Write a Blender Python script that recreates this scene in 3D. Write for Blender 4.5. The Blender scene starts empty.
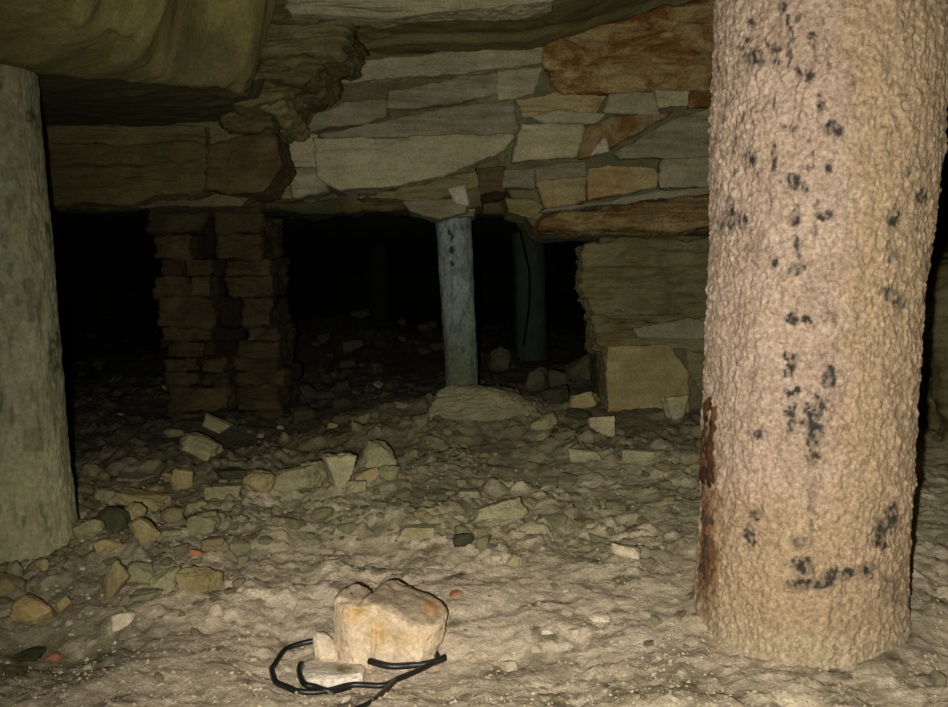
import bpy, math, random
import numpy as np
from mathutils import Vector

random.seed(7)
RS = np.random.RandomState(11)
COL = bpy.context.scene.collection
SC = bpy.context.scene

# ------------------------------------------------------------------ camera
F = 900.0
CXP, CYP = 474.0, 353.5
PITCH = math.radians(4.5)
CAM = np.array([0.0, 0.0, 0.9])
ct, st = math.cos(PITCH), math.sin(PITCH)


def P(px, py, Y):
    """point at forward distance Y seen at photo position px, py"""
    u = (px - CXP) / F
    v = (CYP - py) / F
    t = Y / (ct + v * st)
    return np.array([u * t, Y, CAM[2] + t * (v * ct - st)])


def proj(v):
    d = v - CAM
    zc = d[:, 1] * ct - d[:, 2] * st
    yc = d[:, 1] * st + d[:, 2] * ct
    return CXP + F * d[:, 0] / zc, CYP - F * yc / zc


# ------------------------------------------------------------------ noise
def _hash(ix, iy, iz):
    h = (ix * 374761393 + iy * 668265263 + iz * 1274126177) & 0xFFFFFFFF
    h = ((h ^ (h >> 13)) * 1103515245) & 0xFFFFFFFF
    return (h ^ (h >> 16)) & 0xFFFFFFFF


_G = np.array([[1, 1, 0], [-1, 1, 0], [1, -1, 0], [-1, -1, 0], [1, 0, 1], [-1, 0, 1], [1, 0, -1], [-1, 0, -1],
               [0, 1, 1], [0, -1, 1], [0, 1, -1], [0, -1, -1]], float)


def noise(p):
    p = np.asarray(p, float)
    i = np.floor(p).astype(np.int64)
    f = p - i
    w = f * f * f * (f * (f * 6 - 15) + 10)
    out = np.zeros(len(p))
    for dx in (0, 1):
        for dy in (0, 1):
            for dz in (0, 1):
                g = _G[_hash(i[:, 0] + dx, i[:, 1] + dy, i[:, 2] + dz) % 12]
                d = g[:, 0] * (f[:, 0] - dx) + g[:, 1] * (f[:, 1] - dy) + g[:, 2] * (f[:, 2] - dz)
                ww = (w[:, 0] if dx else 1 - w[:, 0]) * (w[:, 1] if dy else 1 - w[:, 1]) * (w[:, 2] if dz else 1 - w[:, 2])
                out += ww * d
    return out


def fbm(p, octv=4, gain=0.5):
    a, s, o = 1.0, 1.0, 0
    for k in range(octv):
        o = o + a * noise(p * s + 17.3 * k)
        a *= gain
        s *= 2.03
    return o


def ridge(p, octv=3, gain=0.5):
    a, s, o = 1.0, 1.0, 0
    for k in range(octv):
        o = o + a * (0.5 - np.abs(noise(p * s + 31.7 * k)) * 1.6)
        a *= gain
        s *= 2.1
    return o


def cells(x, y, size, seed=0):
    """2D cobble pattern: distance gap to the cell border and a random value of the cell"""
    gx, gy = x / size, y / size
    ix, iy = np.floor(gx).astype(np.int64), np.floor(gy).astype(np.int64)
    f1 = np.full(len(x), 9.0)
    f2 = np.full(len(x), 9.0)
    rv = np.zeros(len(x))
    tx = np.zeros(len(x))
    for dx in (-1, 0, 1):
        for dy in (-1, 0, 1):
            h = _hash(ix + dx, iy + dy, np.full(len(x), seed, dtype=np.int64))
            cx = ix + dx + .15 + .7 * (h & 1023) / 1023.0
            cy = iy + dy + .15 + .7 * ((h >> 10) & 1023) / 1023.0
            r = ((h >> 20) & 1023) / 1023.0
            d = np.hypot(gx - cx, (gy - cy) * (.8 + .5 * r))
            n = d < f1
            f2 = np.where(n, f1, np.minimum(f2, d))
            rv = np.where(n, r, rv)
            tx = np.where(n, (gx - cx) * (r - .5) * 2 + (gy - cy) * (((h >> 5) & 255) / 255.0 - .5) * 2, tx)
            f1 = np.where(n, d, f1)
    return f2 - f1, rv, tx


def sstep(a, b, x):
    t = np.clip((x - a) / (b - a), 0, 1)
    return t * t * (3 - 2 * t)


# ------------------------------------------------------------------ mesh helpers
def mesh_from(name, v, quads, smooth=True, tris=None):
    me = bpy.data.meshes.new(name)
    v = np.ascontiguousarray(v, dtype=np.float32)
    parts, starts, n = [], [], 0
    for fc in (quads, tris):
        if fc is None or len(fc) == 0:
            continue
        fc = np.asarray(fc, dtype=np.int32)
        k = fc.shape[1]
        parts.append(fc.ravel())
        starts.append(n + k * np.arange(len(fc), dtype=np.int32))
        n += fc.size
    loops = np.concatenate(parts)
    ls = np.concatenate(starts).astype(np.int32)
    me.vertices.add(len(v))
    me.vertices.foreach_set('co', v.ravel())
    me.loops.add(len(loops))
    me.loops.foreach_set('vertex_index', loops)
    me.polygons.add(len(ls))
    me.polygons.foreach_set('loop_start', ls)
    me.update(calc_edges=True)
    me.validate()
    me.polygons.foreach_set('use_smooth', np.full(len(me.polygons), smooth, dtype=bool))
    return me


def link(name, me, mat=None, parent=None, loc=None):
    o = bpy.data.objects.new(name, me)
    COL.objects.link(o)
    if mat is not None and not me.materials:
        me.materials.append(mat)
    if parent is not None:
        o.parent = parent
    if loc is not None:
        o.location = loc
    return o


def tag(o, label, cat, group=None):
    o['label'] = label
    o['category'] = cat
    if group:
        o['group'] = group
    return o


def struct(o):
    o['kind'] = 'structure'
    return o


def empty(name, loc, label, cat, group=None):
    o = bpy.data.objects.new(name, None)
    COL.objects.link(o)
    o.location = loc
    o.empty_display_size = 0.1
    return tag(o, label, cat, group)


def set_attr(me, name, val):
    a = me.attributes.new(name, 'FLOAT', 'POINT')
    a.data.foreach_set('value', np.ascontiguousarray(val, dtype=np.float32))


def grid_quads(nu, nv, wrap=False):
    """verts indexed j*nu+i"""
    i = np.arange(nu if wrap else nu - 1)
    j = np.arange(nv - 1)
    I, J = np.meshgrid(i, j)
    I, J = I.ravel(), J.ravel()
    I2 = (I + 1) % nu
    return np.stack([J * nu + I, J * nu + I2, (J + 1) * nu + I2, (J + 1) * nu + I], 1)


_cc = {}


def cubegrid(n):
    """welded cube of n x n quads a side, verts on the surface of [-1,1]^3"""
    if n in _cc:
        return _cc[n]
    lin = np.linspace(-1, 1, n + 1)
    A, B = np.meshgrid(lin, lin)
    A, B = A.ravel(), B.ravel()
    one = np.ones_like(A)
    faces = [(one, A, B), (-one, -A, B), (-A, one, B), (A, -one, B), (A, B, one), (A, -B, -one)]
    V = np.concatenate([np.stack(f, 1) for f in faces])
    q = grid_quads(n + 1, n + 1)
    Q = np.concatenate([q + k * (n + 1) ** 2 for k in range(6)])
    key = np.round(V * n * 4).astype(np.int64)
    u, idx, inv = np.unique(key, axis=0, return_index=True, return_inverse=True)
    _cc[n] = (V[idx], inv.ravel()[Q])
    return _cc[n]


def hedron(normals, offs, n, p=26):
    """rounded intersection of half spaces, in a space where the body is about a unit cube"""
    V, Q = cubegrid(n)
    L = np.linalg.norm(V, axis=1, keepdims=True)
    D = V / L
    acc = np.zeros(len(D))
    for nn, h in zip(normals, offs):
        acc += np.maximum(0, D @ nn / h) ** p
    r = acc ** (-1.0 / p)
    return D * r[:, None], Q


def vnormals(v, q):
    a = v[q[:, 2]] - v[q[:, 0]]
    b = v[q[:, 3]] - v[q[:, 1]]
    fn = np.cross(a, b)
    N = np.zeros_like(v)
    for k in range(4):
        np.add.at(N, q[:, k], fn)
    return N / (np.linalg.norm(N, axis=1, keepdims=True) + 1e-12)


# ------------------------------------------------------------------ materials
def ramp(nt, fac, stops):
    r = nt.nodes.new('ShaderNodeValToRGB')
    e = r.color_ramp.elements
    while len(e) < len(stops):
        e.new(0.5)
    for k, (pos, c) in enumerate(stops):
        e[k].position = pos
        e[k].color = (*c, 1)
    nt.links.new(fac, r.inputs[0])
    return r.outputs[0]


def nz(nt, vec, scale, detail=6, rough=0.6, dist=0.0):
    n = nt.nodes.new('ShaderNodeTexNoise')
    n.inputs['Scale'].default_value = scale
    n.inputs['Detail'].default_value = detail
    n.inputs['Roughness'].default_value = rough
    n.inputs['Distortion'].default_value = dist
    nt.links.new(vec, n.inputs['Vector'])
    return n.outputs[0]


def mixc(nt, fac, a, b, mode='MIX'):
    m = nt.nodes.new('ShaderNodeMix')
    m.data_type = 'RGBA'
    m.blend_type = mode
    for sock, v in ((m.inputs[0], fac), (m.inputs[6], a), (m.inputs[7], b)):
        if hasattr(v, 'is_linked') or hasattr(v, 'links'):
            nt.links.new(v, sock)
        else:
            sock.default_value = v if not isinstance(v, tuple) else (*v, 1)
    return m.outputs[2]


def mth(nt, op, a, b=None):
    m = nt.nodes.new('ShaderNodeMath')
    m.operation = op
    for k, v in enumerate((a, b)):
        if v is None:
            continue
        if isinstance(v, (int, float)):
            m.inputs[k].default_value = v
        else:
            nt.links.new(v, m.inputs[k])
    return m.outputs[0]


def srgb(r, g, b):
    f = lambda c: ((c / 255 + 0.055) / 1.055) ** 2.4 if c > 10 else c / 255 / 12.92
    return (f(r), f(g), f(b))


TONE = {  # overall lightness of each kind of stone and timber
    'pale_limestone': (.50, .495, .45), 'grey_limestone': (.49, .485, .45), 'olive_limestone': (.62, .64, .6), 'rust_stained_limestone': (.62, .62, .58), 'dark_rusty_ledge': (.65, .65, .6),
    'rust_edged_block': (.62, .63, .58), 'tan_limestone': (.62, .64, .6), 'dim_brown_lintel': (.55, .57, .5), 'brown_stained_limestone': (.5, .5, .45), 'shadowy_joint_rock': (.82, .83, .78),
    'roof_limestone': (.54, .57, .48), 'olive_roof_bed': (.6, .63, .56), 'grey_weathered_timber': (.66, .70, .62), 'pillar_stone': (.62, .64, .58), 'soot_blackened_stone': (.6, .6, .6),
    'blue_grey_timber': (.68, .68, .66), 'dim_blue_timber': (.5, .5, .48), 'sooty_stone': (.7, .7, .7), 'rubble_dark': (.48, .5, .44), 'sooty_timber': (.45, .45, .45), 'wall_chip': (1, 1, 1), 'rubble_tan': (.78, .78, .72), 'rubble_olive': (.76, .78, .70),
    'rubble_pale': (.8, .83, .78), 'white_chip': (.85, .85, .85), 'cream_limestone': (.84, .79, .73), 'orange_stone': (.75, .75, .72), 'red_brick_chip': (.8, .75, .7),
    'dusty_rubble_floor': (1.0, 1.03, .98), 'weathered_prop': (.95, .92, .95)}


def rock_mat(name, c1, c2, c3, scale=4.0, bump=0.5, strata=0.0, rust=None, rust_amt=0.5, rand=True, rough=0.92, spec=0.15,
             speck=None, attrs=(), fine=90.0, rust_z=1.0, contrast=1.0):
    tn = TONE.get(name, (1, 1, 1))
    c1, c2, c3 = (tuple(a * b for a, b in zip(c, tn)) for c in (c1, c2, c3))
    if rust is not None:
        rust = tuple(a * b for a, b in zip(rust, tn))
    if name in ('roof_limestone', 'grey_weathered_timber', 'blue_grey_timber', 'cream_limestone'):
        attrs = tuple((an, tuple(a * b for a, b in zip(c, tn))) for an, c in attrs)
    m = bpy.data.materials.new(name)
    m.use_nodes = True
    nt = m.node_tree
    b = nt.nodes['Principled BSDF']
    b.inputs['Roughness'].default_value = rough
    b.inputs['Specular IOR Level'].default_value = spec
    tc = nt.nodes.new('ShaderNodeTexCoord')
    vec = tc.outputs['Object']
    oi = nt.nodes.new('ShaderNodeObjectInfo')
    if rand:
        va = nt.nodes.new('ShaderNodeVectorMath')
        va.operation = 'ADD'
        sc = nt.nodes.new('ShaderNodeVectorMath')
        sc.operation = 'SCALE'
        sc.inputs[0].default_value = (37, 23, 51)
        nt.links.new(oi.outputs['Random'], sc.inputs['Scale'])
        nt.links.new(vec, va.inputs[0])
        nt.links.new(sc.outputs[0], va.inputs[1])
        vec = va.outputs[0]
    n1 = nz(nt, vec, scale, 6, 0.62, 0.4)
    base = ramp(nt, n1, [(0.36, c1), (0.64, c2)])
    n2 = nz(nt, vec, scale * 4.3, 8, 0.7)
    base = mixc(nt, ramp(nt, n2, [(0.45, (0, 0, 0)), (0.72, (1, 1, 1))]), base, c3)
    if strata:
        mp = nt.nodes.new('ShaderNodeMapping')
        mp.inputs['Scale'].default_value = (1.2, 1.2, 11)
        mp.inputs['Rotation'].default_value = (0.1, 0.12, 0)
        nt.links.new(vec, mp.inputs['Vector'])
        n3 = nz(nt, mp.outputs[0], 2.2, 8, 0.65, 0.7)
        dk = ramp(nt, n3, [(0.38, (0.35, 0.33, 0.27)), (0.56, (1, 1, 1))])
        base = mixc(nt, strata, base, mixc(nt, 1.0, base, dk, 'MULTIPLY'))
    if rust is not None:
        rm = nt.nodes.new('ShaderNodeMapping')
        rm.inputs['Scale'].default_value = (1, 1, rust_z)
        rm.inputs['Rotation'].default_value = (0, -.12, 0)
        nt.links.new(vec, rm.inputs['Vector'])
        n4 = nz(nt, rm.outputs[0], scale * 0.8, 9, 0.72, 0.8)
        lo = 0.62 - 0.3 * rust_amt
        base = mixc(nt, ramp(nt, n4, [(lo, (0, 0, 0)), (lo + 0.13, (1, 1, 1))]), base, rust)
    for an, col in attrs:
        at = nt.nodes.new('ShaderNodeAttribute')
        at.attribute_name = an
        base = mixc(nt, at.outputs['Fac'], base, col)
    if attrs:
        base = mixc(nt, 1.0, base, ramp(nt, n2, [(0.35, (.80, .79, .76)), (0.68, (1.14, 1.14, 1.14))]), 'MULTIPLY')
    nf = nz(nt, vec, fine, 3, 0.7)
    base = mixc(nt, 1.0, base, ramp(nt, nf, [(0.3, (1 - .28 * contrast, 1 - .30 * contrast, 1 - .34 * contrast)), (0.7, (1 + .15 * contrast,) * 3)]), 'MULTIPLY')
    if speck is not None:
        n5 = nz(nt, vec, 38, 4, 0.6)
        base = mixc(nt, ramp(nt, n5, [(0.66, (0, 0, 0)), (0.72, (1, 1, 1))]), base, speck)
    if rand:
        k = mth(nt, 'MULTIPLY_ADD', oi.outputs['Random'], 0.3)
        k.node.inputs[2].default_value = 0.82
        cb = nt.nodes.new('ShaderNodeCombineColor')
        for s in cb.inputs:
            nt.links.new(k, s)
        base = mixc(nt, 1.0, base, cb.outputs[0], 'MULTIPLY')
    nt.links.new(base, b.inputs['Base Color'])
    bp = nt.nodes.new('ShaderNodeBump')
    bp.inputs['Strength'].default_value = bump
    bp.inputs['Distance'].default_value = 0.012
    nb = nz(nt, vec, fine * 0.4, 10, 0.72)
    nt.links.new(nb, bp.inputs['Height'])
    nt.links.new(bp.outputs[0], b.inputs['Normal'])
    return m


def flat_mat(name, c, rough=0.6, spec=0.3, var=0.3, scale=40):
    return rock_mat(name, tuple(x * (1 - var) for x in c), c, tuple(x * (1 + var) for x in c), scale=scale, bump=0.15, rough=rough, spec=spec)


M = {}
M['pale'] = rock_mat('pale_limestone', (.46, .44, .29), (.70, .66, .46), (.56, .53, .36), 3.5, .55, strata=.25, rust=(.36, .28, .13), rust_amt=.1)
M['grey'] = rock_mat('grey_limestone', (.34, .33, .22), (.52, .50, .35), (.41, .395, .27), 4, .6, strata=.45, rust=(.3, .25, .13), rust_amt=.1)
M['olive'] = rock_mat('olive_limestone', (.22, .195, .095), (.36, .32, .165), (.27, .235, .115), 3.5, .7, strata=.5, rust=(.24, .14, .05), rust_amt=.25)
M['rust'] = rock_mat('rust_stained_limestone', (.36, .27, .12), (.52, .41, .21), (.44, .33, .16), 4.2, .9, strata=.3, rust=(.20, .09, .022), rust_amt=.66, rust_z=2.6, contrast=1.4)
M['ledge'] = rock_mat('dark_rusty_ledge', (.22, .16, .07), (.40, .31, .15), (.29, .2, .09), 4.2, .8, strata=.7, rust=(.13, .06, .018), rust_amt=.5, rust_z=3, contrast=1.4)
M['rusty'] = rock_mat('rust_edged_block', (.26, .22, .11), (.42, .36, .2), (.33, .27, .14), 7, .7, strata=.3, rust=(.24, .11, .03), rust_amt=.75)
M['joint'] = rock_mat('shadowy_joint_rock', (.10, .097, .053), (.18, .17, .095), (.135, .125, .067), 5, .7)
M['lintel'] = rock_mat('dim_brown_lintel', (.14, .115, .05), (.22, .185, .09), (.165, .14, .07), 2.6, .7, strata=.4, rust=(.12, .075, .03), rust_amt=.25)
M['brown'] = rock_mat('brown_stained_limestone', (.13, .10, .05), (.22, .175, .095), (.16, .12, .06), 4, .8, strata=.6, rust=(.10, .055, .02), rust_amt=.35)
M['tan'] = rock_mat('tan_limestone', (.38, .30, .15), (.54, .45, .25), (.45, .36, .185), 4, .6, strata=.3, rust=(.33, .19, .07), rust_amt=.3)
M['dark'] = rock_mat('dark_damp_stone', (.06, .055, .03), (.12, .11, .06), (.09, .075, .04), 5, .6)
M['back'] = rock_mat('sooty_stone', (.014, .016, .010), (.034, .036, .023), (.024, .024, .015), 3, .6, rand=False)  # darkness of the unlit outer walls put into the base colour
M['pillar'] = rock_mat('pillar_stone', (.045, .036, .017), (.13, .105, .05), (.075, .055, .025), 5, .9, rust=(.085, .04, .016), rust_amt=.3)
M['pillar_soot'] = rock_mat('soot_blackened_stone', (.012, .011, .008), (.026, .024, .016), (.02, .018, .012), 6, .7)
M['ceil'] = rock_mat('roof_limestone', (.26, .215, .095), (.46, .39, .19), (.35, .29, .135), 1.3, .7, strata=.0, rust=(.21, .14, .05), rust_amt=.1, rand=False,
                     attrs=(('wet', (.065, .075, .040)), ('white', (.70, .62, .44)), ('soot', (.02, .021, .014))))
M['rub_pale'] = rock_mat('rubble_pale', (.36, .315, .19), (.56, .50, .32), (.43, .38, .235), 9, .8, strata=.3)
M['rub_olive'] = rock_mat('rubble_olive', (.28, .25, .155), (.42, .38, .235), (.34, .305, .185), 9, .8)
M['boulder'] = rock_mat('low_boulder', (.17, .16, .09), (.25, .235, .135), (.2, .185, .105), 9, .8)
M['rub_tan'] = rock_mat('rubble_tan', (.32, .26, .135), (.46, .385, .21), (.37, .30, .155), 9, .7)
M['rub_dark'] = rock_mat('rubble_dark', (.10, .095, .055), (.17, .16, .095), (.13, .12, .07), 9, .8)
M['wallchip'] = rock_mat('wall_chip', (.28, .255, .19), (.36, .33, .255), (.32, .29, .22), 9, .5)
M['rub_pink'] = rock_mat('rubble_pinkish', (.46, .38, .27), (.62, .52, .39), (.53, .44, .32), 12, .6)
M['orange'] = rock_mat('orange_stone', (.50, .36, .16), (.62, .47, .23), (.54, .40, .19), 12, .5)
M['brick'] = rock_mat('red_brick_chip', (.34, .15, .08), (.46, .23, .13), (.40, .19, .1), 20, .5)
M['white'] = rock_mat('white_chip', (.62, .54, .42), (.78, .69, .56), (.70, .62, .49), 15, .5)
M['rubber'] = flat_mat('black_rubber', (.010, .010, .010), rough=.42, spec=.5)
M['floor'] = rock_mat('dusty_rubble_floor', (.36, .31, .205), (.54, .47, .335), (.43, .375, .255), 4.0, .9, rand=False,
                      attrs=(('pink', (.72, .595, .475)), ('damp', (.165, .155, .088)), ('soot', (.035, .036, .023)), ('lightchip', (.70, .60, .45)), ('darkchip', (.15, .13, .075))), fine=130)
M['gravel'] = rock_mat('loose_gravel', (.28, .235, .165), (.58, .49, .36), (.40, .34, .24), 6, .4, rand=False)


# ------------------------------------------------------------------ ground shape
def g2(x, y, cx, cy, sx, sy, h):
    return h * np.exp(-((x - cx) / sx) ** 2 - ((y - cy) / sy) ** 2)


BIG = P(807, 640, 2.3)          # foot of the big timber prop


def floor_z(x, y):
    x = np.asarray(x, float)
    y = np.asarray(y, float)
    sl = np.interp(y, [-3, 0, 2.1, 4.6, 7, 10, 17], [0, -.01, 0, .255, .33, .40, .45])
    z = sl * (0.55 + 0.45 * sstep(-1.6, .6, x))
    z = z + g2(x, y, -1.5, 8.2, 1.3, 1.6, .36)
    z = z + g2(x, y, -.22, 2.95, .26, .2, .055) + g2(x, y, -.3, 3.45, .5, .18, .045) + g2(x, y, -.62, 2.02, .2, .13, .045)
    z = z - g2(x, y, -1.0, 2.12, .13, .1, .05) - g2(x, y, -.02, 2.95, .06, .06, .03)
    z = z + g2(x, y, -1.2, 2.75, .5, .3, .045)
    z = z + g2(x, y, -.02, 4.7, .45, .3, .07)
    d = np.hypot(x - BIG[0], y - 2.3)
    z = z + .022 * np.exp(-(np.maximum(d - .25, 0) / .085) ** 2)
    p = np.stack([x, y, 0 * x], 1) if x.ndim else np.array([[x, y, 0.0]])
    nn = .045 * fbm(p * 1.7, 3) + .016 * fbm(p * 6 + 3, 3)
    wx, wy = p[:, 0] + .02 * noise(p * 14), p[:, 1] + .02 * noise(p * 14 + 9)
    patch = sstep(-.25, .3, fbm(p * 1.9 + 13, 3) + .25 * sstep(.0, -1.0, p[:, 0]) + .12)
    near = sstep(2.2, 3.3, p[:, 1] + .5 * np.maximum(0, -.3 - p[:, 0]))
    calm = 1 - .85 * np.exp(-((p[:, 0] + .22) / .3) ** 2 - ((p[:, 1] - 2.1) / .22) ** 2) - .8 * np.exp(-(np.maximum(d - .25, 0) / .12) ** 2)
    patch = patch * np.clip(calm, 0, 1)
    for sz, am in ((.12, .004 + .018 * near), (.05, .005 + .008 * near), (.022, .0055)):
        gap, rv, tx = cells(wx, wy, sz, int(sz * 1000))
        keep = sstep(.35, .6, rv)
        nn = nn + am * patch * keep * (sstep(.0, .28, gap) * (.45 + .8 * rv) + .55 * tx) * .9
    nn = nn + .006 * ridge(p * np.array([5., 11, 1]), 3)
    nn = nn + .006 * fbm(p * 24, 3) + .006 * np.maximum(0, noise(p * 40 + 5)) + .003 * noise(p * 95)
    return z + (nn if x.ndim else nn[0])


def ray_floor(px, py):
    Y = np.arange(1.4, 12, .01)
    a = P(px, py, 1.0)
    dx, dz = a[0], a[2] - CAM[2]
    z = CAM[2] + dz * Y
    fz = floor_z(dx * Y, Y)
    k = np.argmax(z < fz)
    return np.array([dx * Y[k], Y[k], fz[k]])


def axis(lo, fa, fb, hi, fine, coarse):
    return np.concatenate([np.arange(lo, fa, coarse), np.arange(fa, fb, fine), np.arange(fb, hi + 1e-6, coarse)])


xs = axis(-5.2, -2.6, 2.6, 5.2, .0105, .12)
ys = np.concatenate([np.arange(-2.6, 1.7, .15), np.arange(1.7, 3.4, .0085), np.arange(3.4, 6.2, .015), np.arange(6.2, 17.3, .12)])
X, Y = np.meshgrid(xs, ys)
X, Y = X.ravel(), Y.ravel()
Z = floor_z(X, Y)
me = mesh_from('floor', np.stack([X, Y, Z], 1), grid_quads(len(xs), len(ys)))
pp = np.stack([X, Y, 0 * X], 1)
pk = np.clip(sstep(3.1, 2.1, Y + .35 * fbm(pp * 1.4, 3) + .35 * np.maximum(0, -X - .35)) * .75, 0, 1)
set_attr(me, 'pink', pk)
dm = sstep(3.2, 4.5, Y + .6 * fbm(pp * 1.1 + 9, 3)) * .8 + .55 * sstep(.25, .7, fbm(pp * 2.3 + 40, 4))  # damp patches, plus low-light dimming towards the back put into the colour
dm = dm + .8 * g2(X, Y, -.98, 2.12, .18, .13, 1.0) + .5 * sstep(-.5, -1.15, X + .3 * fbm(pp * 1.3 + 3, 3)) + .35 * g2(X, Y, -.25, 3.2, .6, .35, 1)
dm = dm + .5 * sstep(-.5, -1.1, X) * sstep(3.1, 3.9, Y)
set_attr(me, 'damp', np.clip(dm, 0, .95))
set_attr(me, 'soot', .9 * sstep(4.2, 5.6, Y + .35 * fbm(pp * 1.4 + 33, 3) - .9 * sstep(-.3, -1.3, X) * -1) * sstep(2.3, 1.2, X))  # darkness inside the opening painted onto the floor
wx, wy = X + .02 * noise(pp * 14), Y + .02 * noise(pp * 14 + 9)
lc, dc = np.zeros(len(X)), np.zeros(len(X))
pt = sstep(-.25, .3, fbm(pp * 1.9 + 13, 3) + .12)
for sz in (.12, .05, .022):
    gap, rv, tx = cells(wx, wy, sz, int(sz * 1000))
    lc = np.maximum(lc, .55 * sstep(.78, .9, rv) * sstep(.03, .15, gap) * pt)
    dc = np.maximum(dc, .5 * sstep(.60, .64, rv) * sstep(.74, .70, rv) * sstep(.03, .15, gap) * pt)
dc = np.maximum(dc, .8 * sstep(.42, .6, fbm(pp * 9 + 70, 3)))
far_ = sstep(4.5, 3.0, Y)
set_attr(me, 'lightchip', lc * far_)
set_attr(me, 'darkchip', np.clip(dc, 0, 1))
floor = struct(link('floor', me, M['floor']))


# ------------------------------------------------------------------ roof
def _xy(px, py, d):
    return tuple(P(px, py, d)[:2])


CREASE = [(_xy(48, 0, 2.25), _xy(85, 28, 2.5), .03, .035), (_xy(85, 28, 2.5), _xy(122, 58, 2.85), .028, .03), (_xy(140, 34, 2.6), _xy(200, 52, 2.95), .03, .03), (_xy(165, 0, 2.25), _xy(185, 30, 2.5), .025, .04)]
LIPX = [-2.6, -1.40, -1.13, -.86, -.70]
LIPY = [2.7, 2.80, 3.02, 3.35, 3.7]
LIPZ = [P(0, 72, 2.8)[2]] + [P(a, b, c)[2] for a, b, c in ((4, 74, 2.8), (130, 80, 3.02), (235, 90, 3.35), (300, 112, 3.7))]


def ceil_z(x, y):
    p = np.stack([x, y, 0 * x], 1)
    lip = np.interp(x, LIPX, LIPY) + .07 * fbm(p * 2.2, 2)
    lz = np.interp(x, LIPX, LIPZ)
    d = y - lip
    zl = lz + np.where(d < 0, np.clip(-d, 0, 1.0) * .15 + np.clip(-d - 1.0, 0, 3) * .08, .03 * sstep(0, .10, d) + np.clip(d, 0, 1) * (1.575 - lz) * .6)
    zl = zl + (.035 * sstep(-.04, .04, noise(np.stack([x * .9 + y * .5, y * 1.1 - x * .6, 0 * x], 1) * 1.7 + 2.2)) + .02 * fbm(p * 2.4, 3)) * sstep(.0, -.3, d)
    zr = np.interp(y, [-3, 2.0, 3.5, 4.4], [2.25, 2.16, 2.0, 1.985]) + .30 * sstep(.15, 1.2, x)
    zr = zr - .05 * sstep(3.62, 3.5, y + .05 * fbm(p * 3, 2)) * sstep(.5, .0, x)
    zr = zr + .03 * sstep(-.05, .05, noise(p * np.array([1.0, 2.4, 1]) + 5))
    for (ax, ay), (bx, by), dep, wid in CREASE:
        t = np.clip(((x - ax) * (bx - ax) + (y - ay) * (by - ay)) / ((bx - ax) ** 2 + (by - ay) ** 2), 0, 1)
        dd = np.hypot(x - ax - t * (bx - ax), y - ay - t * (by - ay)) + .03 * fbm(p * 6, 2)
        zl = zl + dep * np.exp(-(dd / wid) ** 2)
    w = sstep(-.92, -.72, x + .16 * fbm(p * 2.6, 3) - .12 * (y - 3.5))
    flank = np.exp(-((x + .8 - .12 * (y - 3.5)) / .22) ** 2)
    z = zl * (1 - w) + zr * w
    # low roof of the dark working beyond the rock face
    ylow = np.interp(x, [-5, -1.3, -.9, 1.6], [4.35, 4.35, 4.6, 4.75])
    low = sstep(-.02, .1, y - ylow) * sstep(2.0, 1.75, x)
    z = z * (1 - low) + (1.27 + .03 * fbm(p * 1.3, 3)) * low
    z = z + .015 * fbm(p * 1.6 + 7, 3) + (.010 + .03 * flank) * fbm(p * np.array([5, 8, 1]), 4) + .003 * fbm(p * 30, 3)
    return z


xs = axis(-5.2, -2.3, 1.9, 5.2, .014, .12)
ys = np.concatenate([np.arange(-2.6, 1.9, .15), np.arange(1.9, 4.9, .012), np.arange(4.9, 17.3, .12)])
X, Y = np.meshgrid(xs, ys)
X, Y = X.ravel(), Y.ravel()
Z = ceil_z(X, Y)
me = mesh_from('ceiling', np.stack([X, Y, Z], 1), grid_quads(len(xs), len(ys))[:, ::-1])
pp = np.stack([X, Y, Z], 1)
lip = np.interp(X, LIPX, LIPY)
wet_shade = sstep(.0, .12, Y - lip + .12 * fbm(pp * 2.2, 3)) * sstep(-.5, -.75, X) * .8  # shade behind the lip put into the colour, besides dark wet streaks
wet_shade = np.maximum(wet_shade, .5 * sstep(.22, .5, fbm(pp * np.array([1.1, 2.6, 1.]) + 21, 4)))
wet_shade = np.maximum(wet_shade, .3 * sstep(-.75, -.6, X) * sstep(3.5, 3.9, Y))
set_attr(me, 'wet', np.clip(wet_shade, 0, 1))
set_attr(me, 'soot', .97 * sstep(4.55, 4.95, Y))  # low roof past the rock face painted dark, as the light dies there
wh = sstep(.1, .28, fbm(pp * np.array([2.5, 5, 1.]) + 3, 3)) * sstep(3.62, 3.5, Y) * sstep(-.8, -.65, X) * sstep(.1, -.1, X) * .85
set_attr(me, 'white', np.clip(wh, 0, 1))
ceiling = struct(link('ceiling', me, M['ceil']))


# ------------------------------------------------------------------ outer walls of the working
def wall(name, fn, nu, nv, mat, flip=False):
    U, V = np.meshgrid(np.linspace(0, 1, nu), np.linspace(0, 1, nv))
    v = fn(U.ravel(), V.ravel())
    q = grid_quads(nu, nv)
    return struct(link(name, mesh_from(name, v, q[:, ::-1] if flip else q), mat))


def w_back(u, v):
    x, z = -5.2 + 10.4 * u, -.1 + 2.6 * v
    p = np.stack([x, 0 * x, z], 1)
    return np.stack([x, 16.6 + .25 * fbm(p * 1.2, 4), z], 1)


def w_left(u, v):
    y, z = -2.6 + 19.6 * u, -.1 + 2.6 * v
    p = np.stack([0 * y, y, z], 1)
    return np.stack([-4.6 + .25 * fbm(p * 1.2, 4), y, z], 1)


def w_front(u, v):
    x, z = -5.2 + 10.4 * u, -.1 + 2.6 * v
    p = np.stack([x, 0 * x, z], 1)
    return np.stack([x, -2.3 + .2 * fbm(p * 1.3, 4), z], 1)


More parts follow.
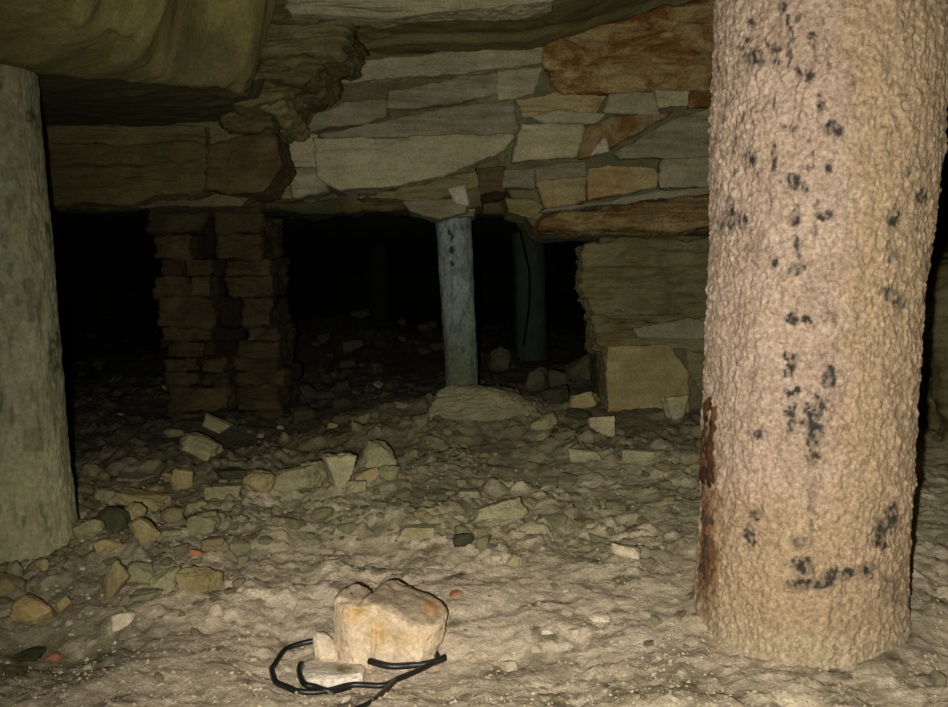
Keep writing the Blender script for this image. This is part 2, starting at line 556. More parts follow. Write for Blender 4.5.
def w_right(u, v):
    y, z = -2.6 + 19.6 * u, -.1 + 2.6 * v
    p = np.stack([0 * y, y, z], 1)
    x = 2.12 + .14 * np.maximum(0, 3.2 - y) - .06 * (z - .4) + 2.2 * sstep(.93, 1.25, z + .12 * fbm(p * 2, 3)) + .10 * fbm(p * 2.4, 4) + .035 * ridge(p * np.array([1, 5, 9.]), 3)
    return np.stack([x, y, z], 1)


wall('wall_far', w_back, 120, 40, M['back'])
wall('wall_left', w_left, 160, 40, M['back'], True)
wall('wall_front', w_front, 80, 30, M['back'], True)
wall('wall_right', w_right, 700, 130, M['olive'])


# ------------------------------------------------------------------ rock face with its jointed blocks
def prism(name, poly, D, T, mat, parent=None, n=None, amp=1.0, p=42, tilt=0.0, lay=0.0, jit=.35):
    """solid block: outline poly given as seen in the photo, front face at distance D, thickness T"""
    pts = np.array([P(x, y, D) for x, y in poly])
    xz = pts[:, [0, 2]]
    if parent is not None:
        xz = xz.mean(0) + (xz - xz.mean(0)) * (1 + .019 / np.ptp(xz, axis=0))
    area = .5 * np.sum(xz[:, 0] * np.roll(xz[:, 1], -1) - np.roll(xz[:, 0], -1) * xz[:, 1])
    if area < 0:
        xz = xz[::-1]
    lo, hi = xz.min(0), xz.max(0)
    c2, e2 = (lo + hi) / 2, (hi - lo) / 2
    # centre must lie inside
    q = (xz - xz.mean(0)) / e2
    cc = xz.mean(0)
    ns, hs = [], []
    for k in range(len(q)):
        a, b = q[k], q[(k + 1) % len(q)]
        e = b - a
        nn = np.array([e[1], -e[0]])
        L = np.linalg.norm(nn)
        if L < 1e-6:
            continue
        nn /= L
        h = nn @ a
        if h < .02:
            continue
        ns.append(np.array([nn[0], 0, nn[1]]))
        hs.append(h)
    rx, rz = RS.uniform(-.05, .05) * jit, RS.uniform(-.05, .05) * jit + tilt
    f = np.array([rx, -1, rz])
    f /= np.linalg.norm(f)
    ns += [f, np.array([0, 1., 0])]
    hs += [1.0, 1.0]
    wpx = max(abs(poly[i][0] - poly[j][0]) for i in range(len(poly)) for j in range(len(poly)))
    if n is None:
        n = int(np.clip(wpx / 2.6, 22, 84))
    v, quads = hedron(ns, hs, n, p)
    v = v * np.array([e2[0], T / 2, e2[1]])
    c = np.array([cc[0], D + T / 2, cc[1]])
    w = v + c
    N = vnormals(v, quads)
    front = sstep(.0, -.6, N[:, 1])
    d = .016 * fbm(w * 5, 4) + .007 * fbm(w * np.array([9, 9, 30.]), 3) + .004 * noise(w * 60)
    if lay:
        d = d + lay * ridge(w * np.array([1.5, 2.5, 15.]) + 2, 3)
    s = min(1.0, min(e2) / .07)
    v = v + N * (d * amp * (.35 + .65 * s))[:, None]
    me = mesh_from(name, v, quads)
    o = link(name, me, mat)
    o.location = c
    if parent is not None:
        o.parent = parent
    return o


# solid mass behind the jointed face (the wall itself)
def mass(polys, T):
    V, Q, k = [], [], 0
    for poly, D in polys:
        o = prism('tmp', poly, D, T, None, n=60)
        m_ = o.data
        a = np.zeros(len(m_.vertices) * 3, np.float32)
        m_.vertices.foreach_get('co', a)
        q = np.zeros(len(m_.loops), np.int32)
        m_.loops.foreach_get('vertex_index', q)
        V.append(a.reshape(-1, 3) + np.array(o.location))
        Q.append(q.reshape(-1, 4) + k)
        k += len(m_.vertices)
        bpy.data.objects.remove(o)
        bpy.data.meshes.remove(m_)
    return np.concatenate(V), np.concatenate(Q)


v, q = mass([([(246, -40), (560, -40), (520, 198), (430, 207), (340, 190), (250, 190)], 4.40),
             ([(490, -60), (900, -60), (860, 230), (540, 236), (505, 190)], 4.36),
             ([(598, 235), (860, 235), (850, 440), (612, 440)], 4.55),
             ([(-120, 120), (270, 120), (275, 186), (-120, 190)], 4.05)], .75)
me = mesh_from('wall_back', v, q)
WB = struct(link('wall_back', me, M['joint']))

BLK = [
    # name, outline, distance, material
    ('rock_slab', [(316, 73), (326, 64), (430, 53), (504, 49), (543, 46), (543, 66), (480, 71), (379, 85), (318, 89)], 4.32, 'pale'),
    ('rock_slab', [(389, 91), (450, 80), (498, 73), (499, 97), (450, 102), (388, 114)], 4.345, 'grey'),
    ('rock_slab', [(498, 72), (543, 68), (533, 94), (500, 98)], 4.34, 'pale'),
    ('rock_slab', [(303, 118), (350, 104), (385, 99), (386, 116), (360, 123), (303, 130)], 4.33, 'grey'),
    ('rock_slab', [(318, 132), (386, 121), (450, 109), (512, 103), (516, 131), (497, 136), (416, 137), (330, 137)], 4.34, 'grey'),
    ('rock_block', [(314, 138), (416, 137.5), (512, 137), (496, 154), (450, 172), (396, 185), (340, 187), (320, 175)], 4.29, 'pale'),
    ('rock_block', [(282, 134), (315, 136), (315, 165), (280, 166)], 4.33, 'pale'),
    ('rock_block', [(262, 116), (300, 119), (302, 132), (276, 133)], 4.33, 'olive'),
    ('rock_block', [(256, 168), (284, 168), (289, 196), (256, 197)], 4.30, 'olive'),
    ('rock_block', [(290, 169), (312, 170), (325, 189), (293, 195)], 4.32, 'grey'),
    ('rock_slab', [(322, 189), (396, 188), (450, 178), (484, 166), (476, 188), (425, 199), (345, 195)], 4.34, 'olive'),
    ('rock_slab', [(404, 203), (464, 201), (464, 211), (438, 217), (412, 211)], 4.33, 'grey'),
    ('rock_block', [(450, 190), (464, 187), (467, 203), (456, 201)], 4.32, 'wallchip'),
    ('rock_block', [(466, 189), (479, 186), (480, 205), (468, 206)], 4.36, 'dark'),
    ('rock_block', [(478, 169), (503, 168), (503, 190), (481, 193)], 4.31, 'brown'),
    ('rock_block', [(516, 102), (522, 108), (512, 160), (503, 164), (500, 155), (513, 135)], 4.37, 'olive'),
    ('rock_bed', [(544, 42), (626, 17), (714, 0), (860, -28), (860, 92), (714, 92), (616, 94), (565, 96), (545, 72)], 4.30, 'rust'),
    ('rock_bed', [(518, 99), (561, 93), (605, 97), (595, 111), (524, 114)], 4.33, 'tan'),
    ('rock_slab', [(611, 95.5), (654, 94), (658, 113), (606, 110)], 4.30, 'pale'),
    ('rock_block', [(657, 91.5), (688, 92), (687, 104), (660, 106)], 4.30, 'pale'),
    ('rock_block', [(691, 95), (760, 94), (760, 105), (690, 106)], 4.31, 'rust'),
    ('rock_slab', [(534, 117), (558, 113), (604, 115), (596, 121), (548, 122)], 4.31, 'pale'),
    ('rock_block', [(524, 126), (581, 127), (577, 155), (514, 160)], 4.28, 'pale'),
    ('rock_block', [(584, 130), (616, 118), (680, 112), (640, 132), (610, 150), (580, 157)], 4.31, 'rusty'),
    ('rock_block', [(592, 154), (605, 138), (608, 151)], 4.29, 'wallchip'),
    ('rock_block', [(616, 152), (652, 130), (690, 114), (740, 104), (760, 155), (621, 158)], 4.29, 'grey'),
    ('rock_block', [(506, 171), (533, 170), (533, 187), (504, 185)], 4.30, 'grey'),
    ('rock_slab', [(536, 168), (585, 163), (585, 175), (538, 180)], 4.30, 'grey'),
    ('rock_block', [(538, 183), (585, 178), (585, 199), (548, 206)], 4.27, 'tan'),
    ('rock_block', [(589, 161), (626, 165), (656, 163), (656, 185), (589, 198)], 4.27, 'tan'),
    ('rock_block', [(662, 161), (760, 158), (760, 184), (662, 186)], 4.27, 'pale'),
    ('rock_slab', [(540, 210), (616, 199), (714, 187), (760, 184), (760, 193), (616, 204.5), (552, 217)], 4.25, 'grey'),
    ('overhanging_ledge', [(541, 219), (616, 206), (714, 196), (850, 190), (850, 228), (700, 228), (610, 242), (573, 246), (541, 243)], 4.20, 'ledge'),
    ('rock_block', [(507, 199), (530, 200), (541, 206), (541, 218), (510, 212)], 4.33, 'olive'),
    # lower wall under the ledge
    ('rock_bed', [(584, 246), (708, 242), (850, 240), (850, 318), (690, 318), (598, 316), (584, 292)], 4.52, 'olive'),
    ('rock_bed', [(592, 316), (700, 319), (850, 320), (850, 346), (600, 348)], 4.50, 'olive'),
    ('rock_slab', [(634, 328), (690, 319), (720, 326), (700, 338), (640, 336)], 4.46, 'grey'),
    ('rock_block', [(608, 348), (670, 346), (687, 372), (689, 418), (610, 418)], 4.48, 'tan'),
    ('rock_block', [(672, 347), (850, 346), (850, 425), (691, 424), (689, 372)], 4.53, 'olive'),
    # low lintel on the left
    ('rock_slab', [(-60, 128), (203, 128), (203, 144), (-60, 145)], 3.98, 'lintel'),
    ('rock_bed', [(-60, 147), (203, 146), (204, 188), (119, 200), (-60, 203)], 3.95, 'lintel'),
    ('rock_block', [(205, 147), (272, 134), (279, 165), (262, 192), (238, 194), (206, 188)], 3.98, 'brown'),
    ('rock_slab', [(120, 196), (200, 190), (252, 193), (240, 204), (140, 206)], 4.10, 'dark'),
]
for nm, poly, D, mk in BLK:
    lay = .012 if mk in ('rust', 'olive', 'ledge', 'lintel') else (.008 if mk == 'grey' else .004)
    prism(nm, poly, D, .34 if D < 4.4 else .3, M[mk], WB, lay=lay if D < 4.45 else .007, amp=2.2 if D > 4.45 and nm == 'rock_bed' else (1.5 if nm in ('rock_bed', 'overhanging_ledge') else 1.0))


# broken beds hanging where the low slab of the roof ends
ROOF = [
    ('roof_slab', [(286, -16), (420, -28), (566, -30), (552, 1), (450, 10), (400, 13), (292, 12)], 3.44, 'pale'),
    ('roof_bed', [(196, -14), (300, -6), (345, 12), (336, 51), (250, 49), (188, 45)], 3.50, 'roofbed'),
    ('roof_bed', [(188, 49), (260, 50), (322, 54), (318, 71), (300, 79), (240, 77), (192, 74)], 3.62, 'roofbed'),
    ('roof_slab', [(212, 52), (240, 50), (262, 57), (246, 63), (216, 60)], 3.55, 'olive'),
    ('roof_bed', [(202, 75), (250, 76), (302, 79), (290, 92), (250, 101), (214, 95)], 3.72, 'roofbed'),
    ('roof_block', [(250, 84), (277, 82), (285, 108), (276, 114), (256, 103)], 3.80, 'olive'),
    ('roof_block', [(222, 96), (250, 99), (272, 118), (262, 128), (225, 126)], 3.92, 'roofbed'),
]
M['roofbed'] = rock_mat('olive_roof_bed', (.14, .125, .06), (.25, .225, .11), (.19, .17, .085), 5, .8, strata=.7, rust=(.2, .15, .06), rust_amt=.2)
for nm, poly, D, mk in ROOF:
    prism(nm, poly, D, .14 if mk == 'pale' else .5, M[mk], ceiling, lay=.02, amp=2.0 if mk != 'pale' else 1.0)

# ------------------------------------------------------------------ timber props
def post(name, prof, mat, label, group=None, nth=200, nz_=300, bump=.006, stretch=.35, seed=0, stains=None, lump=1.0, grain=.5):
    """prof: rows of (x, y, z, radius) from foot to head"""
    prof = np.array(prof)
    zz = np.linspace(prof[0, 2], prof[-1, 2], nz_)
    cx, cy, rr = (np.interp(zz, prof[:, 2], prof[:, k]) for k in (0, 1, 3))
    th = np.linspace(0, 2 * math.pi, nth, endpoint=False)
    TH, K = np.meshgrid(th, np.arange(nz_))
    TH, K = TH.ravel(), K.ravel()
    ux, uy = np.cos(TH), np.sin(TH)
    base = np.stack([cx[K] + rr[K] * ux, cy[K] + rr[K] * uy, zz[K]], 1)
    s = base * np.array([1, 1, stretch]) + seed
    d = bump * (1.3 * fbm(s * 7, 2) * lump + .8 * fbm(s * 24, 2) + grain * np.maximum(-.1, fbm(s * np.array([52, 52, 70.]), 3)) + .5 * noise(s * 110))
    v = base + np.stack([ux * d, uy * d, 0 * d], 1)
    q = grid_quads(nth, nz_, True)
    nv = len(v)
    v = np.concatenate([v, [[cx[-1], cy[-1], zz[-1]], [cx[0], cy[0], zz[0]]]])
    i = np.arange(nth)
    t1 = np.stack([(nz_ - 1) * nth + i, (nz_ - 1) * nth + (i + 1) % nth, np.full(nth, nv)], 1)
    t2 = np.stack([(i + 1) % nth, i, np.full(nth, nv + 1)], 1)
    o0 = np.array([prof[0, 0], prof[0, 1], prof[0, 2]])
    me = mesh_from(name, v - o0, q, tris=np.concatenate([t1, t2]))
    if stains:
        st_ = stains(v)
        for k, a in st_.items():
            set_attr(me, k, a)
    o = link(name, me, mat)
    o.location = o0
    return tag(o, label, 'post', group), dict(zz=zz, cx=cx, cy=cy, rr=rr)


def blobs(px, py, lst, front, nvec, rag=.35):
    m = np.zeros(len(px))
    n1 = fbm(nvec * 55, 3)
    for b in lst:
        x, y = b[0], b[1]
        rx = b[2] if len(b) > 2 else 3.5
        ry = b[3] if len(b) > 3 else 4.0
        k = b[4] if len(b) > 4 else 1.0
        if rag > .3:
            rx, ry = rx * 1.3, ry * 1.2
        sel = (np.abs(px - x) < rx * 2.5) & (np.abs(py - y) < ry * 2.5)
        r = np.sqrt(((px[sel] - x) / rx) ** 2 + ((py[sel] - y) / ry) ** 2) + rag * 2.2 * n1[sel]
        m[sel] = np.maximum(m[sel], k * sstep(1.5, .6, r))
    if rag > .3:
        m = m * (.45 + .55 * sstep(-.22, .2, noise(nvec * np.array([70, 70, 45.])) + .4 * noise(nvec * 150)))
    return m * front


BIGST = [(784, 7), (750, 24), (788, 26, 1.6, 8), (777, 48), (753, 57, 7, 6), (741, 47, 3, 3), (811, 36), (799, 71, 3, 4), (809, 73, 3.5, 7), (820, 104, 3.5, 7), (832, 127, 6, 5),
         (838, 131, 4, 4), (750, 158, 4, 7), (774, 155, 2, 11), (830, 166, 3.5, 6), (792, 181, 5, 8), (805, 187, 3, 4), (730, 216, 3.5, 12), (743, 222, 3.5, 7),
         (796, 219, 4.5, 9), (826, 216, 6, 4), (893, 217, 5, 8), (921, 196, 4, 7), (906, 172, 3, 4), (774, 264, 2.4, 10), (796, 269, 5, 5), (799, 249, 3.5, 8), (792, 319, 5.5, 4.5), (806, 319, 4.5, 4),
         (829, 318, 6, 5, .6), (888, 292, 6, 7), (899, 303, 5, 6), (893, 255, 4, 9, .7), (786, 357, 4, 4), (795, 357, 4, 4), (789, 370, 6, 5), (789, 394, 6, 5), (797, 389, 3, 3), (791, 410, 5, 6),
         (791, 425, 4.5, 5), (829, 378, 5, 9), (816, 408, 10, 9), (813, 424, 8, 11), (813, 447, 5, 15), (757, 434, 5, 4), (756, 517, 4, 5), (750, 536, 4, 9), (803, 568, 9, 9),
         (797, 585, 9, 5), (818, 583, 14, 4), (835, 576, 10, 6), (852, 573, 10, 3.5), (866, 570, 7, 7), (879, 532, 6, 10), (892, 518, 5, 10), (881, 544, 6, 4), (801, 542, 7, 6, .7),
         (812, 500, 3, 16, .5), (812, 528, 2, 12, .6), (890, 590, 7, 12, .5), (748, 40, 3, 3), (776, 60, 3, 3), (720, 225, 3, 9, .8), (815, 230, 3, 6, .7)]


def big_stain(v):
    px, py = proj(v)
    front = (v[:, 1] < 2.32).astype(float)
    m = blobs(px, py, BIGST, front, v)
    s = v * np.array([1, 1, .45])
    sp = sstep(.40, .62, fbm(s * 44 + 3, 3)) * sstep(330, 150, py) * sstep(870, 800, px) * .75
    m = np.maximum(m, sp * front)
    # black damp edge low on the left flank
    edge = sstep(714, 703, px + 14 * fbm(v * 12, 3)) * sstep(445, 465, py) * sstep(600, 560, py) * front
    m = np.maximum(m, .9 * edge * sstep(-.15, .2, fbm(v * 17, 3) + .1))
    ru = sstep(722, 706, px + 12 * fbm(v * 11 + 4, 3)) * sstep(380, 460, py) * sstep(640, 560, py) * front * .9
    split = 838 + 18 * np.sin(py / 120.0)
    tan = sstep(-22, 22, px - split + 30 * fbm(v * 7, 3)) * .8
    tan = np.maximum(tan, .8 * sstep(400, 560, py + 60 * fbm(v * 5, 3)))
    dust = sstep(.10, .02, v[:, 2] + .05 * fbm(v * 9, 3))
    return {'dust': dust, 'stain': np.clip(m, 0, 1), 'rustm': np.clip(ru, 0, 1), 'tan': np.clip(tan, 0, 1)}


M['bigpost'] = rock_mat('weathered_prop', (.43, .335, .26), (.60, .485, .39), (.38, .285, .205), 9, 1.0, rand=False, rough=.8, spec=.25,
                        attrs=(('tan', (.43, .32, .20)), ('dust', (.47, .385, .27)), ('rustm', (.17, .075, .025)), ('stain', (.045, .042, .038))), fine=95, contrast=1.7)
edges = [(-60, 718, 950), (0, 716, 947), (60, 714, 946), (120, 712, 941), (200, 711, 933), (300, 708, 919), (400, 704, 914), (450, 703, 911), (500, 702, 908), (560, 699, 905),
         (600, 696, 904), (622, 694, 906), (640, 690, 914), (656, 684, 930), (690, 676, 946)]
prof = []
DB = 2.3
for y, l, r in edges[::-1]:
    a, b = P(l, y, DB), P(r, y, DB)
    prof.append(((a[0] + b[0]) / 2 * .993, DB, a[2], (b[0] - a[0]) / 2 * .95))
prof.append((prof[-1][0] + .02, DB, float(ceil_z(np.array([prof[-1][0]]), np.array([DB]))[0]), prof[-1][3]))
big, bigd = post('timber_post', prof, M['bigpost'], 'thick pale foreground post with black drip stains and a black smear near its foot', None, 640, 1100, .0060, .55, 3.1, big_stain, .8, 1.3)

# loose bark along the low left flank and a bark ridge down the right half
th = np.linspace(math.radians(168), math.radians(196), 26)
z_ = np.linspace(.33, .62, 60)
TH, ZZ = np.meshgrid(th, z_)
TH, ZZ = TH.ravel(), ZZ.ravel()
cx, rr = np.interp(ZZ, bigd['zz'], bigd['cx']), np.interp(ZZ, bigd['zz'], bigd['rr'])
e = np.minimum(sstep(0, 1, (TH - th[0]) / (th[-1] - th[0]) * 5), sstep(0, 1, (th[-1] - TH) / (th[-1] - th[0]) * 5)) * np.minimum(sstep(0, 1, (ZZ - .33) / .08), sstep(0, 1, (.62 - ZZ) / .04))
pv = np.stack([rr * np.cos(TH), rr * np.sin(TH), ZZ], 1)
off = -.006 + .012 * e + .008 * e * fbm(pv * np.array([30, 30, 14.]), 3)
v = np.stack([cx + (rr + off) * np.cos(TH), DB + (rr + off) * np.sin(TH), ZZ], 1) - np.array(big.location)
M['bark'] = rock_mat('dark_rotten_bark', (.02, .012, .008), (.13, .06, .022), (.06, .03, .014), 26, .8, rand=False)
bk = link('bark_patch', mesh_from('bark_patch', v, grid_quads(26, 60)), M['bark'], big)
bk['label'] = 'rust-black rotten bark strip'


def px_profile(rows, D, zfoot, zhead, shrink=1.0):
    pr = []
    for y, l, r in rows:
        a, b = P(l, y, D), P(r, y, D)
        pr.append(((a[0] + b[0]) / 2, D, a[2], (b[0] - a[0]) / 2 * shrink))
    pr.sort(key=lambda t: t[2])
    if zfoot is not None and pr[0][2] > zfoot:
        pr.insert(0, (pr[0][0], D, zfoot, pr[0][3]))
    if zhead is not None:
        pr.append((pr[-1][0], D, zhead, pr[-1][3]))
    return pr


def left_stain(v):
    px, py = proj(v)
    front = (v[:, 1] < 2.83).astype(float)
    L = [(30, 116, 3.5, 5), (51, 350, 3, 12), (54, 365, 3, 10), (49, 230, 2.5, 8), (5, 240, 3, 9, .7), (18, 300, 2.5, 7, .6), (52, 240, 2.5, 7, .8), (58, 340, 2, 12)]
    m = blobs(px, py, L, front, v)
    s = v * np.array([1, 1, .3])
    m = np.maximum(m, .55 * sstep(.25, .55, fbm(s * 22, 3)))
    sq = sstep(2.5, 0, np.maximum(np.abs(px - 33) - 9, np.abs(py - 440) - 10)) * front
    m = np.maximum(m, .45 * sq)
    t = sstep(380, 520, py + 50 * fbm(v * 5, 3))
    return {'stain': np.clip(m, 0, 1), 'tan': t}


M['leftpost'] = rock_mat('grey_weathered_timber', (.25, .25, .165), (.40, .395, .28), (.31, .305, .21), 8, .7, rand=False,
                         attrs=(('tan', (.52, .475, .32)), ('stain', (.11, .11, .075))), fine=60)
lp = px_profile([(70, -38, 33), (160, -37, 40), (250, -34, 49), (350, -30, 57), (440, -27, 65), (500, -26, 71), (530, -28, 75), (548, -32, 80)], 2.8, .0, None)
lp[-1] = (lp[-1][0], 2.8, float(ceil_z(np.array([-1.42]), np.array([2.8]))[0]) + .004, lp[-1][3])
left, _ = post('timber_post', lp, M['leftpost'], 'grey-green weathered post at the left edge of the photo', None, 260, 520, .005, .3, 8.4, left_stain)


def mid_stain(v):
    px, py = proj(v)
    front = (v[:, 1] < 4.62).astype(float)
    L = [(452, 237, 2, 4), (452, 250, 2.6, 4), (452, 264, 2.2, 3.5), (449, 232, 1.6, 3), (462, 228, 1.5, 4, .7), (452, 290, 1.2, 25, .4), (463, 350, 2, 4, .6), (455, 330, 2, 4, .5)]
    m = blobs(px, py, L, front, v, .2)
    m = np.maximum(m, .4 * sstep(.25, .55, fbm(v * np.array([40, 40, 14.]), 3)))
    return {'stain': np.clip(m, 0, 1), 'tan': sstep(280, 390, py + 20 * fbm(v * 6, 2)) * .9}


M['midpost'] = rock_mat('blue_grey_timber', (.19, .23, .23), (.35, .41, .41), (.26, .31, .31), 10, .7, rand=False,
                        attrs=(('tan', (.12, .15, .08)), ('stain', (.04, .045, .045))), fine=60)
mp = px_profile([(214, 435, 470.5), (270, 438.5, 473), (330, 443, 476), (395, 447, 479)], 4.6, .2, None)
mp[-1] = (mp[-1][0], 4.6, 1.262, mp[-1][3])
mid, _ = post('timber_post', mp, M['midpost'], 'blue-grey post with a row of dark holes, standing in the middle of the opening', None, 120, 240, .004, .4, 5.2, mid_stain)

fp = px_profile([(190, 512, 543), (270, 514, 545), (352, 516, 547)], 6.6, .2, None)
fp[-1] = (fp[-1][0], 6.6, 1.30, fp[-1][3])
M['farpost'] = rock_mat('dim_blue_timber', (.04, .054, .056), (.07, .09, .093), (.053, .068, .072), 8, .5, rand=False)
farp, _ = post('timber_post', fp, M['farpost'], 'dim bluish post behind the dangling cable, at the right of the dark opening', None, 80, 120, .004, .4, 1.2)
fp = px_profile([(200, 368, 388), (320, 370, 390)], 9.0, .3, None)
fp[-1] = (fp[-1][0], 9.0, 1.32, fp[-1][3])
M['deeppost'] = rock_mat('sooty_timber', (.015, .018, .013), (.025, .028, .02), (.02, .022, .016), 8, .5, rand=False)  # near black in colour, standing in for the lack of light this deep
post('timber_post', fp, M['deeppost'], 'barely lit post deepest in the dark opening, left of the blue-grey post', None, 60, 80, .004, .4, 9.2)

# flat wedge between the middle post and the rock
wd = prism('wedge', [(430, 209), (476, 208), (474, 217), (436, 218)], 4.46, .22, M['grey'], None, n=24)
wl = Vector(wd.location)
tag(wd, 'thin grey wedge stone squeezed over the head of the blue-grey post', 'wedge')


# ------------------------------------------------------------------ tubes
def tube(name, pts, rad, mat, label, cat, ns=12, sub=10):
    pts = np.array(pts, float)
    out = []
    n = len(pts)
    for k in range(n - 1):
        p0, p1, p2, p3 = pts[max(k - 1, 0)], pts[k], pts[k + 1], pts[min(k + 2, n - 1)]
        for t in np.linspace(0, 1, sub, endpoint=False):
            out.append(.5 * ((2 * p1) + (-p0 + p2) * t + (2 * p0 - 5 * p1 + 4 * p2 - p3) * t * t + (-p0 + 3 * p1 - 3 * p2 + p3) * t ** 3))
    out.append(pts[-1])
    c = np.array(out)
    T = np.gradient(c, axis=0)
    T /= np.linalg.norm(T, axis=1, keepdims=True) + 1e-12
    up = np.array([0, 0, 1.0])
    S = np.cross(T, up)
    bad = np.linalg.norm(S, axis=1) < .2
    S[bad] = np.cross(T[bad], np.array([0, 1.0, 0]))
    S /= np.linalg.norm(S, axis=1, keepdims=True)
    U = np.cross(S, T)
    th = np.linspace(0, 2 * math.pi, ns, endpoint=False)
    v = (c[:, None, :] + rad * (np.cos(th)[None, :, None] * S[:, None, :] + np.sin(th)[None, :, None] * U[:, None, :])).reshape(-1, 3)
    q = grid_quads(ns, len(c), True)
    nv = len(v)
    v = np.concatenate([v, c[:1], c[-1:]])
    i = np.arange(ns)
    t1 = np.stack([(i + 1) % ns, i, np.full(ns, nv)], 1)
    L = (len(c) - 1) * ns
    t2 = np.stack([L + i, L + (i + 1) % ns, np.full(ns, nv + 1)], 1)
    o0 = c.mean(0)
    return o0, mesh_from(name, v - o0, q, tris=np.concatenate([t1, t2]))


# cable hanging in front of the far post
pts = [P(x, y, 6.35) for x, y in [(523, 200), (520, 225), (524, 248), (529, 270), (529.5, 295), (528, 315), (523, 346)]]
o0, me = tube('hanging_cable', pts, .007, M['rubber'], '', '')
M['sheath'] = flat_mat('black_cable_sheath', (.004, .004, .004), rough=.9, spec=.05)
tag(link('hanging_cable', me, M['sheath'], loc=o0), 'thin black cable hanging down in front of the dim bluish far post', 'cable')

# black hose bent round the central stone
R_H = .0068


def on_floor(px, py, up=0.0):
    g = ray_floor(px, py)
    o = np.linspace(-.025, .025, 6)
    A, B = np.meshgrid(o, o)
    hz = np.percentile(floor_z(g[0] + A.ravel(), g[1] + B.ravel()), 80)
    return np.array([g[0], g[1], max(hz, g[2]) + R_H * .7 + up])


hose_px = [
    [(314, 647, .006), (300, 650, .006), (285, 657, .004), (275, 668, .002), (272, 678, .0), (276, 686, 0), (285, 692, 0), (300, 694.5, 0), (325, 694, .0), (352, 692.5, 0), (382, 691, 0), (398, 687, .004), (420, 678, .01), (445, 666, .014)],
    [(301, 673, .012), (299.5, 680, .006), (304, 687, .004), (314, 693, .010), (330, 694.5, .004), (350, 692.8, .001)],
    [(369, 671.5, .004), (390, 673.5, .004), (412, 674.5, .006), (431, 672.5, .010), (445, 667.5, .016)],
    [(395, 689, .012), (380, 697, .006), (368, 706, .002), (352, 719, .0), (338, 730, .0)],
    [(424, 657, .004), (434, 661, .006), (438, 667, .010), (436, 671, .012)],
]
root = empty('hose', ray_floor(340, 690), 'black rubber hose bent in a loop around the foot of the big cream stone', 'hose')
for k, seg in enumerate(hose_px):
    pts = [on_floor(x, y, u) for x, y, u in seg]
    pts = np.array(pts)
    for _ in range(4 if len(pts) > 3 else 0):
        pts[1:-1, 2] = (pts[:-2, 2] + 2 * pts[1:-1, 2] + pts[2:, 2]) / 4
    o0, me = tube('hose_length', pts, R_H if k != 2 else .0082, M['rubber'], '', '')
    ho = link('hose_length' if k != 2 else 'hose_end', me, M['rubber'], root, Vector(o0) - Vector(root.location))


# ------------------------------------------------------------------ stones
def stone_shape(style, seed, n=20):
    r = np.random.RandomState(seed)
    ns, hs = [], []
    if style in ('block', 'slab', 'wedge'):
        for ax in range(3):
            for s in (-1, 1):
                v = np.zeros(3)
                v[ax] = s
                v += r.normal(0, .14 if style != 'wedge' else .26, 3)
                ns.append(v / np.linalg.norm(v))
                hs.append(r.uniform(.72, .95))
        for k in range(5):
            v = r.normal(0, 1, 3)
            ns.append(v / np.linalg.norm(v))
            hs.append(r.uniform(.9, 1.15))
        p = 26
    elif style == 'round':
        for k in range(26):
            v = r.normal(0, 1, 3)
            ns.append(v / np.linalg.norm(v))
            hs.append(r.uniform(.82, 1.0))
        p = 14
    elif style == 'tri':
        for v in ((.86, 0, -.42), (-.86, 0, -.42), (0, 0, 1.), (0, -1, .1), (0, 1, .1), (.1, 0, -1)):
            v = np.array(v) + r.normal(0, .08, 3)
            ns.append(v / np.linalg.norm(v))
            hs.append(r.uniform(.62, .75) if abs(v[0]) > .3 else .9)
        p = 26
    elif style == 'dome':
        for k in range(16):
            v = r.normal(0, 1, 3)
            v[2] = abs(v[2]) * .8
            ns.append(v / np.linalg.norm(v))
            hs.append(r.uniform(.84, 1.0))
        ns.append(np.array([0, 0, -1.]))
        hs.append(.4)
        p = 16
    else:  # angular
        for k in range(13):
            v = r.normal(0, 1, 3)
            ns.append(v / np.linalg.norm(v))
            hs.append(r.uniform(.7, 1.0))
        for v in np.vstack([np.eye(3), -np.eye(3)]):
            ns.append(v)
            hs.append(1.0)
        p = 24
    v, q = hedron(ns, hs, n, p)
    N = vnormals(v, q)
    v = v + N * (.11 * fbm(v * 1.7 + seed, 3) + .05 * ridge(v * np.array([3, 3, 6.]) + seed, 2) - .05 + .03 * fbm(v * 9 + seed, 2))[:, None]
    return v, q


PLACED = []      # (x, y, radius)


